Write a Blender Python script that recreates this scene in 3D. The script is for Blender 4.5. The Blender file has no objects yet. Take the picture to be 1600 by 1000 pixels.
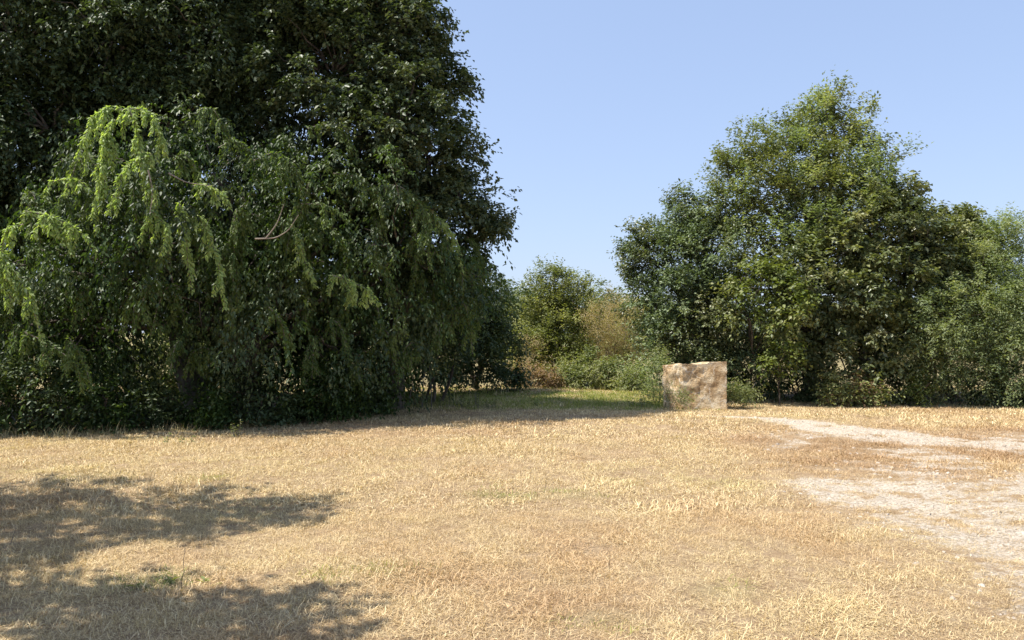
import bpy, math, random
import numpy as np
from mathutils import Vector

random.seed(7)
rng = np.random.default_rng(11)
sc = bpy.context.scene
COL = sc.collection

# ------------------------------------------------------------------ camera, sky, sun, exposure
EYE, FOC, HOR = 1.6, 1256.0, 519.0          # eye height (m), focal length and horizon row of a 1600 px wide frame
SUN_EL, SUN_AZ = math.radians(60), math.radians(-98)   # azimuth from +Y, clockwise positive (so: left, a little behind)
SH = np.array([math.sin(SUN_AZ), math.cos(SUN_AZ)])      # horizontal direction towards the sun
COT = 1 / math.tan(SUN_EL)

cam = bpy.data.cameras.new('camera')
cam_ob = bpy.data.objects.new('camera', cam)
COL.objects.link(cam_ob)
cam.sensor_width = 36
cam.lens = 36 * FOC / 1600
cam.clip_end = 3000
cam_ob.location = (0, 0, EYE)
cam_ob.rotation_euler = (math.radians(90) + math.atan((HOR - 500) / FOC), 0, 0)
sc.camera = cam_ob

world = bpy.data.worlds.new('World')
sc.world = world
world.use_nodes = True
wn = world.node_tree.nodes
wl = world.node_tree.links
wn.clear()
sky = wn.new('ShaderNodeTexSky')
sky.sky_type = 'NISHITA'
sky.sun_disc = False
sky.sun_elevation = SUN_EL
sky.sun_rotation = SUN_AZ
sky.air_density = 1.0
sky.dust_density = 1.0
sky.ozone_density = 2.0
bg = wn.new('ShaderNodeBackground')
bg.inputs['Strength'].default_value = 0.142
wo = wn.new('ShaderNodeOutputWorld')
# hazy summer sky: the same soft compression and slight lavender cast over the whole dome
gm_ = wn.new('ShaderNodeGamma')
gm_.inputs[1].default_value = 0.42
tn_ = wn.new('ShaderNodeMix')
tn_.data_type = 'RGBA'
tn_.blend_type = 'MULTIPLY'
tn_.inputs[0].default_value = 1
tn_.inputs[7].default_value = (.88, .99, 1.24, 1)
wl.new(sky.outputs[0], gm_.inputs[0])
wl.new(gm_.outputs[0], tn_.inputs[6])
wl.new(tn_.outputs[2], bg.inputs['Color'])
wl.new(bg.outputs[0], wo.inputs['Surface'])

sl = bpy.data.lights.new('sun', 'SUN')
sl.energy = 2.8
sl.angle = math.radians(0.53)
sl.color = (1.0, 0.945, 0.86)
so = bpy.data.objects.new('sun', sl)
COL.objects.link(so)
sd = Vector((SH[0] * math.cos(SUN_EL), SH[1] * math.cos(SUN_EL), math.sin(SUN_EL)))
so.rotation_euler = sd.to_track_quat('Z', 'Y').to_euler()
so.location = (-20, -10, 30)

sc.view_settings.view_transform = 'Standard'
sc.view_settings.look = 'None'
sc.view_settings.exposure = 1.55
sc.view_settings.gamma = 1.0
sc.view_settings.use_curve_mapping = False
sc.render.engine = 'CYCLES'
sc.cycles.max_bounces = 6
sc.cycles.diffuse_bounces = 3
sc.cycles.transmission_bounces = 4
sc.cycles.glossy_bounces = 2
sc.cycles.use_denoising = True
sc.cycles.sample_clamp_indirect = 6


# ------------------------------------------------------------------ noise and small maths
def _hash(ix, iy, iz):
    h = (ix.astype(np.int64) * 374761393 + iy.astype(np.int64) * 668265263 + iz.astype(np.int64) * 2147483647) & 0xffffffff
    h = ((h ^ (h >> 13)) * 1274126177) & 0xffffffff
    return ((h ^ (h >> 16)) & 0xffff) / 65535.0


def vnoise(p):
    """value noise, p (N,3) -> 0..1"""
    f = np.floor(p)
    t = p - f
    t = t * t * (3 - 2 * t)
    i = f.astype(np.int64)
    r = 0
    for a in (0, 1):
        wx = t[:, 0] if a else 1 - t[:, 0]
        for b in (0, 1):
            wy = t[:, 1] if b else 1 - t[:, 1]
            for c in (0, 1):
                wz = t[:, 2] if c else 1 - t[:, 2]
                r = r + wx * wy * wz * _hash(i[:, 0] + a, i[:, 1] + b, i[:, 2] + c)
    return r


def fbm(x, y, s, z=0.0, octaves=3):
    p = np.stack([x * s, y * s, np.full_like(x, z + .5)], 1)
    r, a, tot = 0, 1.0, 0
    for k in range(octaves):
        r = r + a * vnoise(p + 17.3 * k)
        tot += a
        a *= .5
        p = p * 2.03
    return r / tot


def smooth(e0, e1, v):
    t = np.clip((v - e0) / (e1 - e0), 0, 1)
    return t * t * (3 - 2 * t)


def norm(v):
    return v / np.maximum(np.linalg.norm(v, axis=1, keepdims=True), 1e-9)


def height(x, y):
    h = 0.10 * (fbm(x, y, .35, 3, 2) - .5) + 0.05 * (fbm(x, y, 1.6, 9, 2) - .5)
    far = smooth(60, 300, np.hypot(x, y))
    return h - 0.02 + far * 3.0 * (fbm(x, y, .006, 5, 2) - .5)


def hz(x, y):
    return float(height(np.array([float(x)]), np.array([float(y)]))[0])


def W(px, py, d):
    """a point d metres ahead of the camera that the picture shows at px, py"""
    return np.array([(px - 800) / FOC * d, d, EYE + (HOR - py) / FOC * d])


def G(px, row):
    d = EYE * FOC / (row - HOR)
    return np.array([(px - 800) / FOC * d, d])


# ------------------------------------------------------------------ materials
MATS = {}


def newmat(name):
    m = bpy.data.materials.new(name)
    m.use_nodes = True
    n, l = m.node_tree.nodes, m.node_tree.links
    n.clear()
    return m, n, l


def ramp(n, stops):
    r = n.new('ShaderNodeValToRGB')
    e = r.color_ramp.elements
    while len(e) < len(stops):
        e.new(.5)
    for k, (p, c) in enumerate(stops):
        e[k].position = p
        e[k].color = (*c, 1)
    return r


def leaf_mat(name, cols, rough=.5, trans=.35, spec=.35):
    """cols: colours picked per leaf through the face attribute 'tint'"""
    m, n, l = newmat(name)
    at = n.new('ShaderNodeAttribute')
    at.attribute_name = 'tint'
    k = len(cols)
    rp = ramp(n, [(i / max(1, k - 1), c) for i, c in enumerate(cols)])
    l.new(at.outputs['Fac'], rp.inputs[0])
    pb = n.new('ShaderNodeBsdfPrincipled')
    pb.inputs['Roughness'].default_value = rough
    pb.inputs['Specular IOR Level'].default_value = spec
    l.new(rp.outputs[0], pb.inputs['Base Color'])
    tr = n.new('ShaderNodeBsdfTranslucent')
    mx = n.new('ShaderNodeMix')
    mx.data_type = 'RGBA'
    mx.blend_type = 'MULTIPLY'
    mx.inputs[0].default_value = 1
    mx.inputs[7].default_value = (1.25, 1.35, .45, 1)
    l.new(rp.outputs[0], mx.inputs[6])
    l.new(mx.outputs[2], tr.inputs['Color'])
    ms = n.new('ShaderNodeMixShader')
    ms.inputs[0].default_value = trans
    l.new(pb.outputs[0], ms.inputs[1])
    l.new(tr.outputs[0], ms.inputs[2])
    o = n.new('ShaderNodeOutputMaterial')
    l.new(ms.outputs[0], o.inputs[0])
    return m


def bark_mat(name, c0, c1, scale=9):
    m, n, l = newmat(name)
    tc = n.new('ShaderNodeTexCoord')
    mp = n.new('ShaderNodeMapping')
    mp.inputs['Scale'].default_value = (1, 1, .22)
    nz = n.new('ShaderNodeTexNoise')
    nz.inputs['Scale'].default_value = scale
    nz.inputs['Detail'].default_value = 6
    l.new(tc.outputs['Object'], mp.inputs[0])
    l.new(mp.outputs[0], nz.inputs[0])
    rp = ramp(n, [(.35, c0), (.65, c1)])
    l.new(nz.outputs[0], rp.inputs[0])
    pb = n.new('ShaderNodeBsdfPrincipled')
    pb.inputs['Roughness'].default_value = .9
    l.new(rp.outputs[0], pb.inputs['Base Color'])
    bp = n.new('ShaderNodeBump')
    bp.inputs['Strength'].default_value = .6
    bp.inputs['Distance'].default_value = .02
    l.new(nz.outputs[0], bp.inputs['Height'])
    l.new(bp.outputs[0], pb.inputs['Normal'])
    o = n.new('ShaderNodeOutputMaterial')
    l.new(pb.outputs[0], o.inputs[0])
    return m


LM = dict(
    dark=leaf_mat('leaf_dark', [(0.039, 0.058, 0.028), (0.062, 0.089, 0.039), (0.090, 0.118, 0.054), (0.128, 0.146, 0.070)], .45, .22),
    deep=leaf_mat('leaf_deep', [(0.034, 0.052, 0.024), (0.056, 0.083, 0.034), (0.082, 0.115, 0.048), (0.116, 0.147, 0.060)], .5, .25),
    weep=leaf_mat('leaf_weeping', [(0.027, 0.051, 0.015), (0.047, 0.084, 0.022), (0.073, 0.117, 0.029), (0.118, 0.157, 0.041)], .5, .35),
    shoot=leaf_mat('leaf_sunlit_young_shoot', [(0.193, 0.274, 0.097), (0.302, 0.398, 0.145), (0.429, 0.524, 0.195), (0.548, 0.604, 0.248)], .5, .45),  # young green, raised so sunlight on the front boughs is in the colour
    spray=leaf_mat('leaf_hanging_spray', [(0.055, 0.092, 0.027), (0.087, 0.138, 0.037), (0.129, 0.184, 0.050), (0.174, 0.226, 0.069)], .5, .4),  # brighter than the crown leaves: light on hanging sprays put into the colour
    green=leaf_mat('leaf_green', [(0.092, 0.115, 0.045), (0.148, 0.172, 0.067), (0.213, 0.230, 0.090), (0.287, 0.276, 0.118)], .45, .3),
    glossy=leaf_mat('leaf_glossy', [(0.063, 0.085, 0.038), (0.106, 0.132, 0.057), (0.161, 0.179, 0.082), (0.238, 0.236, 0.121)], .36, .22, .5),
    blue=leaf_mat('leaf_bluish', [(0.083, 0.120, 0.061), (0.130, 0.176, 0.086), (0.187, 0.237, 0.120), (0.254, 0.293, 0.155)], .45, .25),
    locust=leaf_mat('leaf_locust', [(0.126, 0.162, 0.076), (0.191, 0.239, 0.113), (0.285, 0.321, 0.153), (0.387, 0.397, 0.199)], .55, .38),
    yellow=leaf_mat('leaf_yellowing', [(0.083, 0.118, 0.030), (0.140, 0.176, 0.043), (0.196, 0.226, 0.061), (0.107, 0.149, 0.041)], .55, .35),
    olive=leaf_mat('leaf_olive', [(0.140, 0.170, 0.063), (0.210, 0.235, 0.084), (0.299, 0.309, 0.114), (0.377, 0.366, 0.152)], .55, .3),
    tawny=leaf_mat('leaf_tawny', [(0.297, 0.236, 0.133), (0.407, 0.322, 0.185), (0.519, 0.407, 0.244), (0.353, 0.310, 0.156)], .7, .25),
    rust=leaf_mat('leaf_rust', [(0.139, 0.116, 0.054), (0.248, 0.165, 0.090), (0.308, 0.198, 0.109), (0.214, 0.185, 0.088)], .7, .3),
    pale=leaf_mat('leaf_pale_far', [(0.094, 0.127, 0.066), (0.132, 0.165, 0.088), (0.165, 0.198, 0.110), (0.198, 0.220, 0.121)], .6, .3),
    herb=leaf_mat('leaf_herb', [(0.113, 0.141, 0.057), (0.175, 0.206, 0.083), (0.259, 0.274, 0.121), (0.342, 0.327, 0.168)], .6, .35),
    straw=leaf_mat('dry_blade', [(.25, .165, .10), (.40, .28, .165), (.52, .385, .225), (.66, .52, .33)], .6, .25, .25),
    grassgreen=leaf_mat('green_blade', [(0.132, 0.165, 0.044), (0.209, 0.242, 0.072), (0.330, 0.330, 0.110), (0.462, 0.407, 0.176)], .55, .35),
    twig=leaf_mat('bare_twig', [(.16, .13, .10), (.30, .25, .20)], .8, .0),
)
BARK = bark_mat('bark', (.045, .035, .026), (.13, .105, .08))
BARKP = bark_mat('bark_pale', (.12, .10, .08), (.26, .225, .18))


def ground_material():
    m, n, l = newmat('dry_ground')
    tc = n.new('ShaderNodeTexCoord')

    def noise(scale, detail=6, rough=.6):
        z = n.new('ShaderNodeTexNoise')
        z.inputs['Scale'].default_value = scale
        z.inputs['Detail'].default_value = detail
        z.inputs['Roughness'].default_value = rough
        l.new(tc.outputs['Object'], z.inputs[0])
        return z

    def mix(a, b, f, t='MIX'):
        x = n.new('ShaderNodeMix')
        x.data_type = 'RGBA'
        x.blend_type = t
        for s, v in ((0, f), (6, a), (7, b)):
            if isinstance(v, (float, int)):
                x.inputs[s].default_value = v
            elif isinstance(v, tuple):
                x.inputs[s].default_value = (*v, 1)
            else:
                l.new(v, x.inputs[s])
        return x.outputs[2]

    fine = noise(70, 5, .7)
    mid = noise(6, 5)
    soil = ramp(n, [(.3, (.26, .19, .125)), (.5, (.39, .295, .19)), (.72, (.52, .41, .27))])
    l.new(fine.outputs[0], soil.inputs[0])
    tint = ramp(n, [(.38, (.86, .78, .70)), (.62, (1.08, 1.04, .98))])
    l.new(mid.outputs[0], tint.inputs[0])
    soilc = mix(soil.outputs[0], tint.outputs[0], 1.0, 'MULTIPLY')
    # gravel: voronoi stones of two sizes
    vo = n.new('ShaderNodeTexVoronoi')
    vo.inputs['Scale'].default_value = 55
    l.new(tc.outputs['Object'], vo.inputs[0])
    gr = ramp(n, [(.0, (.31, .25, .18)), (.45, (.52, .44, .34)), (1., (.68, .60, .49))])
    sep = n.new('ShaderNodeSeparateColor')
    l.new(vo.outputs['Color'], sep.inputs[0])
    l.new(sep.outputs[0], gr.inputs[0])
    at = n.new('ShaderNodeAttribute')
    at.attribute_name = 'gravel'
    edge = n.new('ShaderNodeMath')
    edge.operation = 'ADD'
    off = n.new('ShaderNodeMath')
    off.operation = 'MULTIPLY_ADD'
    pn = noise(9, 8, .75)
    l.new(pn.outputs[0], off.inputs[0])
    off.inputs[1].default_value = 1.9
    off.inputs[2].default_value = -.95
    l.new(off.outputs[0], edge.inputs[0])
    l.new(at.outputs['Fac'], edge.inputs[1])
    er = ramp(n, [(.34, (0, 0, 0)), (.70, (1, 1, 1))])
    l.new(edge.outputs[0], er.inputs[0])
    base = mix(soilc, gr.outputs[0], er.outputs[0])
    ag = n.new('ShaderNodeAttribute')
    ag.attribute_name = 'green'
    base = mix(base, (.22, .22, .09), ag.outputs['Fac'])
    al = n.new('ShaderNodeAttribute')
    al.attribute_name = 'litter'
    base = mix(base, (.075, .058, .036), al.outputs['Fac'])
    pb = n.new('ShaderNodeBsdfPrincipled')
    pb.inputs['Roughness'].default_value = .95
    pb.inputs['Specular IOR Level'].default_value = .1
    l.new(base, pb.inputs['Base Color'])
    bp = n.new('ShaderNodeBump')
    bp.inputs['Strength'].default_value = .9
    bp.inputs['Distance'].default_value = .03
    l.new(fine.outputs[0], bp.inputs['Height'])
    l.new(bp.outputs[0], pb.inputs['Normal'])
    o = n.new('ShaderNodeOutputMaterial')
    l.new(pb.outputs[0], o.inputs[0])
    return m


def stone_material(name, stops, rough=.9):
    m, n, l = newmat(name)
    tc = n.new('ShaderNodeTexCoord')
    oi = n.new('ShaderNodeObjectInfo')
    ad = n.new('ShaderNodeVectorMath')
    ad.operation = 'ADD'
    l.new(tc.outputs['Object'], ad.inputs[0])
    nz = n.new('ShaderNodeTexNoise')
    nz.inputs['Scale'].default_value = 4.2
    nz.inputs['Detail'].default_value = 8
    nz.inputs['Roughness'].default_value = .65
    l.new(ad.outputs[0], nz.inputs[0])
    ma = n.new('ShaderNodeMath')
    ma.operation = 'MULTIPLY_ADD'
    l.new(oi.outputs['Random'], ma.inputs[0])
    ma.inputs[1].default_value = .16
    l.new(nz.outputs[0], ma.inputs[2])
    mb = n.new('ShaderNodeMath')
    mb.operation = 'SUBTRACT'
    l.new(ma.outputs[0], mb.inputs[0])
    mb.inputs[1].default_value = .08
    rp = ramp(n, stops)
    l.new(mb.outputs[0], rp.inputs[0])
    pb = n.new('ShaderNodeBsdfPrincipled')
    pb.inputs['Roughness'].default_value = rough
    pb.inputs['Specular IOR Level'].default_value = .2
    l.new(rp.outputs[0], pb.inputs['Base Color'])
    n2 = n.new('ShaderNodeTexNoise')
    n2.inputs['Scale'].default_value = 22
    n2.inputs['Detail'].default_value = 8
    l.new(tc.outputs['Object'], n2.inputs[0])
    bp = n.new('ShaderNodeBump')
    bp.inputs['Strength'].default_value = 1
    bp.inputs['Distance'].default_value = .05
    l.new(n2.outputs[0], bp.inputs['Height'])
    l.new(bp.outputs[0], pb.inputs['Normal'])
    o = n.new('ShaderNodeOutputMaterial')
    l.new(pb.outputs[0], o.inputs[0])
    return m


GROUND = ground_material()
STONE = stone_material('tufa_stone', [(.25, (.30, .19, .11)), (.42, (.46, .32, .19)), (.50, (.60, .46, .30)), (.68, (.74, .62, .45))])
MORTAR = stone_material('pale_mortar', [(.3, (.50, .39, .26)), (.7, (.68, .56, .40))])
PEBBLE = stone_material('pale_pebble', [(.3, (.38, .31, .24)), (.7, (.64, .57, .47))])


# ------------------------------------------------------------------ mesh helpers
def tag(o, label=None, cat=None, group=None, kind=None):
    for k, v in (('label', label), ('category', cat), ('group', group), ('kind', kind)):
        if v:
            o[k] = v
    return o


def empty(name, loc):
    o = bpy.data.objects.new(name, None)
    o.location = loc
    o.empty_display_size = .2
    COL.objects.link(o)
    return o


def mesh_obj(name, V, T, mat, parent=None, attrs=None, mats=None, midx=None, smooth_=False):
    """triangles or quads (T (M,k) int) -> object; V in world space, moved to parent's local frame"""
    V = np.asarray(V, np.float32)
    T = np.asarray(T, np.int32)
    if parent is not None:
        V = V - np.array(parent_origin(parent), np.float32)
    me = bpy.data.meshes.new(name)
    k = T.shape[1]
    me.vertices.add(len(V))
    me.vertices.foreach_set('co', V.ravel())
    me.loops.add(T.size)
    me.loops.foreach_set('vertex_index', T.ravel())
    me.polygons.add(len(T))
    me.polygons.foreach_set('loop_start', np.arange(0, T.size, k, dtype=np.int32))
    if smooth_:
        me.polygons.foreach_set('use_smooth', np.ones(len(T), bool))
    for mm in (mats or [mat]):
        me.materials.append(mm)
    if midx is not None:
        me.polygons.foreach_set('material_index', np.asarray(midx, np.int32))
    for an, (dom, vals) in (attrs or {}).items():
        a = me.attributes.new(an, 'FLOAT', dom)
        a.data.foreach_set('value', np.asarray(vals, np.float32))
    me.update(calc_edges=True)
    me.validate()
    o = bpy.data.objects.new(name, me)
    COL.objects.link(o)
    if parent is not None:
        o.parent = parent
    return o


def parent_origin(p):
    v = np.zeros(3)
    while p is not None:
        v += np.array(p.location)
        p = p.parent
    return v


# ------------------------------------------------------------------ foliage
def make_leaves(pos, d, nr, L, Wd, fold=.18):
    """one folded four-point leaf per row -> V (4N,3), T (2N,3)"""
    side = norm(np.cross(d, nr))
    nr = norm(np.cross(side, d))
    L = L[:, None]
    Wd = Wd[:, None]
    mid = pos + d * L * .42
    a = pos
    b = mid + side * Wd * .5 + nr * Wd * fold
    c = pos + d * L - nr * L * .12
    e = mid - side * Wd * .5 + nr * Wd * fold
    V = np.stack([a, b, c, e], 1).reshape(-1, 3)
    i = np.arange(len(pos), dtype=np.int32)[:, None] * 4
    T = np.concatenate([i + [[0, 2, 1]], i + [[0, 3, 2]]], 1).reshape(-1, 3)
    return V, T


def spray_leaves(A, D, SL, n, lsize, asp=.5, droop=.3, hang=.3, spread=.9, jit=.03):
    """n leaves along each twig. A anchors, D twig directions, SL twig lengths"""
    M = len(A)
    t = (np.arange(n)[None, :] + rng.random((M, n))) / n
    up = np.array([0, 0, 1.])
    side = norm(np.cross(D, up[None] + .3 * rng.normal(size=(M, 3))))
    P = A[:, None] + D[:, None] * (t * SL[:, None])[..., None]
    P = P - up * (droop * (t ** 2) * SL[:, None])[..., None]
    P = P + rng.normal(size=P.shape) * jit
    sgn = np.where(np.arange(n) % 2, 1., -1.)[None, :, None]
    tang = D[:, None] - up * (2 * droop * t)[..., None]
    d = tang * .55 + side[:, None] * sgn * spread - up * hang + rng.normal(size=P.shape) * .28
    d = norm(d.reshape(-1, 3))
    nr = norm(up + rng.normal(size=(M * n, 3)) * .45)
    L = lsize * (.65 + .7 * rng.random(M * n))
    return P.reshape(-1, 3), d, nr, L, L * asp


def fib_dirs(k):
    return norm(rng.normal(size=(k, 3)))


def tubes(paths, sides=5):
    """paths: list of (points (n,3), radii (n,)) -> V, T (triangles)"""
    Vs, Ts, off = [], [], 0
    for P, R in paths:
        P = np.asarray(P, float)
        n = len(P)
        tg = norm(np.gradient(P, axis=0))
        ref = np.array([1., .13, .07])
        u = norm(np.cross(tg, ref[None]))
        v = np.cross(tg, u)
        ang = np.arange(sides) * 2 * math.pi / sides
        ring = P[:, None] + (u[:, None] * np.cos(ang)[None, :, None] + v[:, None] * np.sin(ang)[None, :, None]) * np.asarray(R)[:, None, None]
        Vs.append(ring.reshape(-1, 3))
        i = (np.arange(n - 1)[:, None] * sides + np.arange(sides)[None]).ravel() + off
        j = (np.arange(n - 1)[:, None] * sides + (np.arange(sides)[None] + 1) % sides).ravel() + off
        Ts.append(np.stack([i, j, j + sides], 1))
        Ts.append(np.stack([i, j + sides, i + sides], 1))
        off += n * sides
    return np.concatenate(Vs), np.concatenate(Ts)


def limb(a, b, r0, r1, n=6, wob=.06, sag=0.0):
    a, b = np.asarray(a, float), np.asarray(b, float)
    t = np.linspace(0, 1, n)
    L = np.linalg.norm(b - a)
    P = a + (b - a) * t[:, None]
    off = rng.normal(size=(n, 3)) * wob * L
    off[0] = 0
    off[-1] = 0
    P = P + off * .5
    P[:, 2] += sag * L * np.sin(t * math.pi)
    return P, r0 + (r1 - r0) * t


def tree(name, label, cat, base, blobs, mat, leaf=.08, asp=.5, group=None, bark=None, clump=.33, nspray=13, nleaf=13,
         dens=1.0, up=.35, droop=.3, hang=.3, spray=.34, trunks=1, tr=.12, core=.5, tint0=0., rough=.30, zlow=None, back=.6,
         mixmat=None, mixfrac=0., squash=1.0):
    """a tree or bush: trunk, branches and a crown of leaf sprays gathered in clumps on rounded masses.
    blobs: (x, y, z, rx, ry, rz) in metres"""
    bx, by = base
    bz = hz(bx, by)
    root = empty(name, (bx, by, bz))
    tag(root, label, cat, group)
    A, D, CT, paths_b = [], [], [], []
    cen = np.mean([b[:3] for b in blobs], axis=0)
    # trunks
    tp = []
    tops = []
    zc = max(.5, cen[2] * .8)
    for k in range(trunks):
        a = np.array([bx + rng.normal() * .12 * (trunks > 1), by + rng.normal() * .12 * (trunks > 1), bz - .1])
        tgt = np.array([bx + (cen[0] - bx) * .6 + rng.normal() * .35 * (trunks > 1), by + (cen[1] - by) * .6 + rng.normal() * .3 * (trunks > 1), zc])
        P, R = limb(a, tgt, tr * (1 if trunks == 1 else .7), tr * .5, 7, .04)
        R[0] *= 1.35
        tp.append((P, R))
        tops.append(P)
    for one in tp:
        V, T = tubes([one], 8)
        mesh_obj('trunk', V, T, bark or BARK, root, smooth_=True)
    for (x, y, z, rx, ry, rz) in blobs:
        c = np.array([x, y, z])
        rad = np.array([rx, ry, rz])
        rm = (rx * ry * rz) ** (1 / 3)
        P = tops[rng.integers(len(tops))]
        j = P[min(len(P) - 1, int(rng.integers(3, len(P))))]
        paths_b.append(limb(j, c, tr * .42, tr * .18, 6, .09, .08))
        cl = min(clump, rm * .6)
        K = max(6, int(dens * 1.15 * 4 * rm * rm / (cl * cl)))
        u = fib_dirs(K)
        keep = (u[:, 1] < .25) | (rng.random(K) < back)
        u = u[keep]
        K = len(u)
        rr = 1 - np.abs(rng.normal(size=K)) * .16
        rr *= 1 - rough * .5 + rough * vnoise(u * 2.1 + 31 + c[None] * .77) * 1.3
        rr = np.where(rng.random(K) < .12, rr * (1.06 + .14 * rng.random(K)), rr)
        cc = c + u * rad * rr[:, None]
        inner = rng.random(K) < .0
        if zlow is not None:
            cc[:, 2] = np.maximum(cc[:, 2], zlow + .2 * rng.random(K))
        ct = rng.random(K)
        # twigs from the mass centre out to some clumps
        for q in np.nonzero(rng.random(K) < .35)[0][:28]:
            paths_b.append(limb(c + (cc[q] - c) * .15, cc[q], tr * .13, .006, 5, .09, .03))
        nc = np.maximum(4, (nspray * (.55 + .9 * rng.random(K))).astype(int))
        idx = np.repeat(np.arange(K), nc)
        crad = cl * (.6 + .8 * rng.random(K))
        o = rng.normal(size=(len(idx), 3)) * (crad[idx] * .42)[:, None]
        o[:, 2] *= .7
        A.append(cc[idx] + o)
        D.append(norm(u[idx] * .7 + o / cl * .8 + np.array([0, 0, up]) + rng.normal(size=(len(idx), 3)) * .4))
        CT.append(ct[idx])
        # sparse interior, tinted darker: crown shade put into the leaf colour
        kc = int(core * 26 * rm * rm / (cl * cl) * .35)
        if kc > 0:
            ui = fib_dirs(kc) * (rng.random((kc, 1)) ** .4) * .78
            pc = c + ui * rad
            if zlow is not None:
                pc[:, 2] = np.maximum(pc[:, 2], zlow)
            A.append(pc)
            D.append(norm(ui + rng.normal(size=(kc, 3)) * .8))
            CT.append(rng.random(kc) * .4)
    A, D, CT = np.concatenate(A), np.concatenate(D), np.concatenate(CT)
    SL = spray * (.6 + .8 * rng.random(len(A)))
    pos, d, nr, L, Wd = spray_leaves(A, D, SL, nleaf, leaf, asp, droop, hang)
    keep = pos[:, 2] > height(pos[:, 0], pos[:, 1]) + .02
    tint = np.repeat(CT, nleaf) * .62 + rng.random(len(pos)) * .38 + tint0
    pos, d, nr, L, Wd, tint = (q[keep] for q in (pos, d, nr, L, Wd, tint))
    V, T = make_leaves(pos, d, nr, L, Wd)
    tint = np.repeat(np.clip(tint, 0, 1), 2)
    mi = None
    mats = [mat]
    if mixmat is not None:
        mats = [mat, mixmat]
        mk = vnoise(pos * 1.3 + 5) * .8 + rng.random(len(pos)) * .2
        mi = np.repeat((mk > np.quantile(mk, 1 - mixfrac)).astype(int), 2)
    cr = mesh_obj('crown', V, T, mat, root, {'tint': ('FACE', tint)}, mats=mats, midx=mi)
    cr['kind'] = 'stuff'
    V, T = tubes(paths_b, 4)
    mesh_obj('branches', V, T, bark or BARK, root, smooth_=True)
    STATS[name] = STATS.get(name, 0) + len(pos) * 2
    return root


STATS = {}


def pb(px, py, d, r, ry=None, rz=None):
    """a rounded mass seen at px, py, d metres away, r pixels in radius"""
    c = W(px, py, d)
    m = r * d / FOC
    return (c[0], c[1], c[2], m, (ry or r) * d / FOC, (rz or r) * d / FOC)


# ------------------------------------------------------------------ ground and track
def gravel_mask(x, y):
    n1 = fbm(x, y, 1.1, 21, 4)
    n2 = fbm(x, y, 4.0, 33, 3)
    # pale worn strip that leaves the stone block and runs off to the right
    sx = np.array([3.6, 4.4, 5.1, 5.5, 5.9, 6.6, 7.5, 9.5, 14, 30])
    sy = np.array([15.3, 15.0, 14.3, 13.2, 12.4, 11.8, 11.3, 10.6, 9.6, 8])
    wd = np.array([.12, .30, .60, .85, .75, .62, .6, .6, .6, .6])
    best = np.full(x.shape, 9.)
    for k in range(len(sx) - 1):
        ax, ay, bx, by = sx[k], sy[k], sx[k + 1], sy[k + 1]
        dx, dy = bx - ax, by - ay
        t = np.clip(((x - ax) * dx + (y - ay) * dy) / (dx * dx + dy * dy), 0, 1)
        dd = np.hypot(x - ax - t * dx, y - ay - t * dy) / (wd[k] + (wd[k + 1] - wd[k]) * t)
        best = np.minimum(best, dd)
    strip = smooth(1.35, .45, best + (n1 - .5) * 1.2)
    # bare patch in the middle of the track
    e = np.hypot((x - 3.75) / 1.0, (y - 8.2) / .95)
    patch = smooth(1.15, .5, e + (n1 - .5) * 1.6)
    # broken gravel of the old track
    edge = smooth(-.2, .9, x - 2.6 - (fbm(x, y, .5, 4, 2) - .5) * 1.4) * smooth(9.6, 8.6, y) * (1 - .9 * smooth(16, 22, x))
    n3 = fbm(x, y, 9.0, 77, 2)
    broad = np.maximum(edge, .6 * smooth(2.2, 3.0, x) * smooth(6.4, 5.4, y)) * smooth(.34, .60, n1 * .25 + n2 * .35 + n3 * .4 + .05)
    up_ = smooth(3.0, 4.6, x) * smooth(8.6, 9.2, y) * smooth(13.8, 12, y) * .8 * smooth(.40, .60, n1 * .4 + n2 * .6)
    patch = patch * smooth(.30, .56, n2 * .55 + n3 * .45)
    strip = strip * smooth(.27, .50, n2 * .6 + n3 * .4)
    return np.clip(np.maximum.reduce([strip, patch * .95, broad * .78, up_]), 0, 1)


def green_mask(x, y):
    n1 = fbm(x, y, .9, 61, 3)
    a = smooth(16.3, 17.6, y + (n1 - .5) * 1.5) * smooth(22.5, 21, y) * smooth(-3.2, -1.2, x) * smooth(4.6, 3.4, x)
    a = np.maximum(a, .75 * smooth(21, 25, y))
    q = G(600, 890)
    b = .45 * smooth(.9, .2, np.hypot((x - q[0]) / .9, (y - q[1]) / .5))
    q = G(245, 895)
    c = .7 * smooth(1, .3, np.hypot((x - q[0]) / .5, (y - q[1]) / .4))
    for (px_, row_, rx_, ry_, w_) in ((790, 775, .7, .35, .35), (900, 772, .5, .3, .35), (950, 960, .3, .2, .3), (1130, 920, .3, .25, .35), (150, 740, .8, .6, .45), (330, 740, .6, .5, .3)):
        q = G(px_, row_)
        c = np.maximum(c, w_ * smooth(1.1, .2, np.hypot((x - q[0]) / rx_, (y - q[1]) / ry_)))
    return np.clip(np.maximum(a * .9, np.maximum(b, c)), 0, 1)


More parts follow.
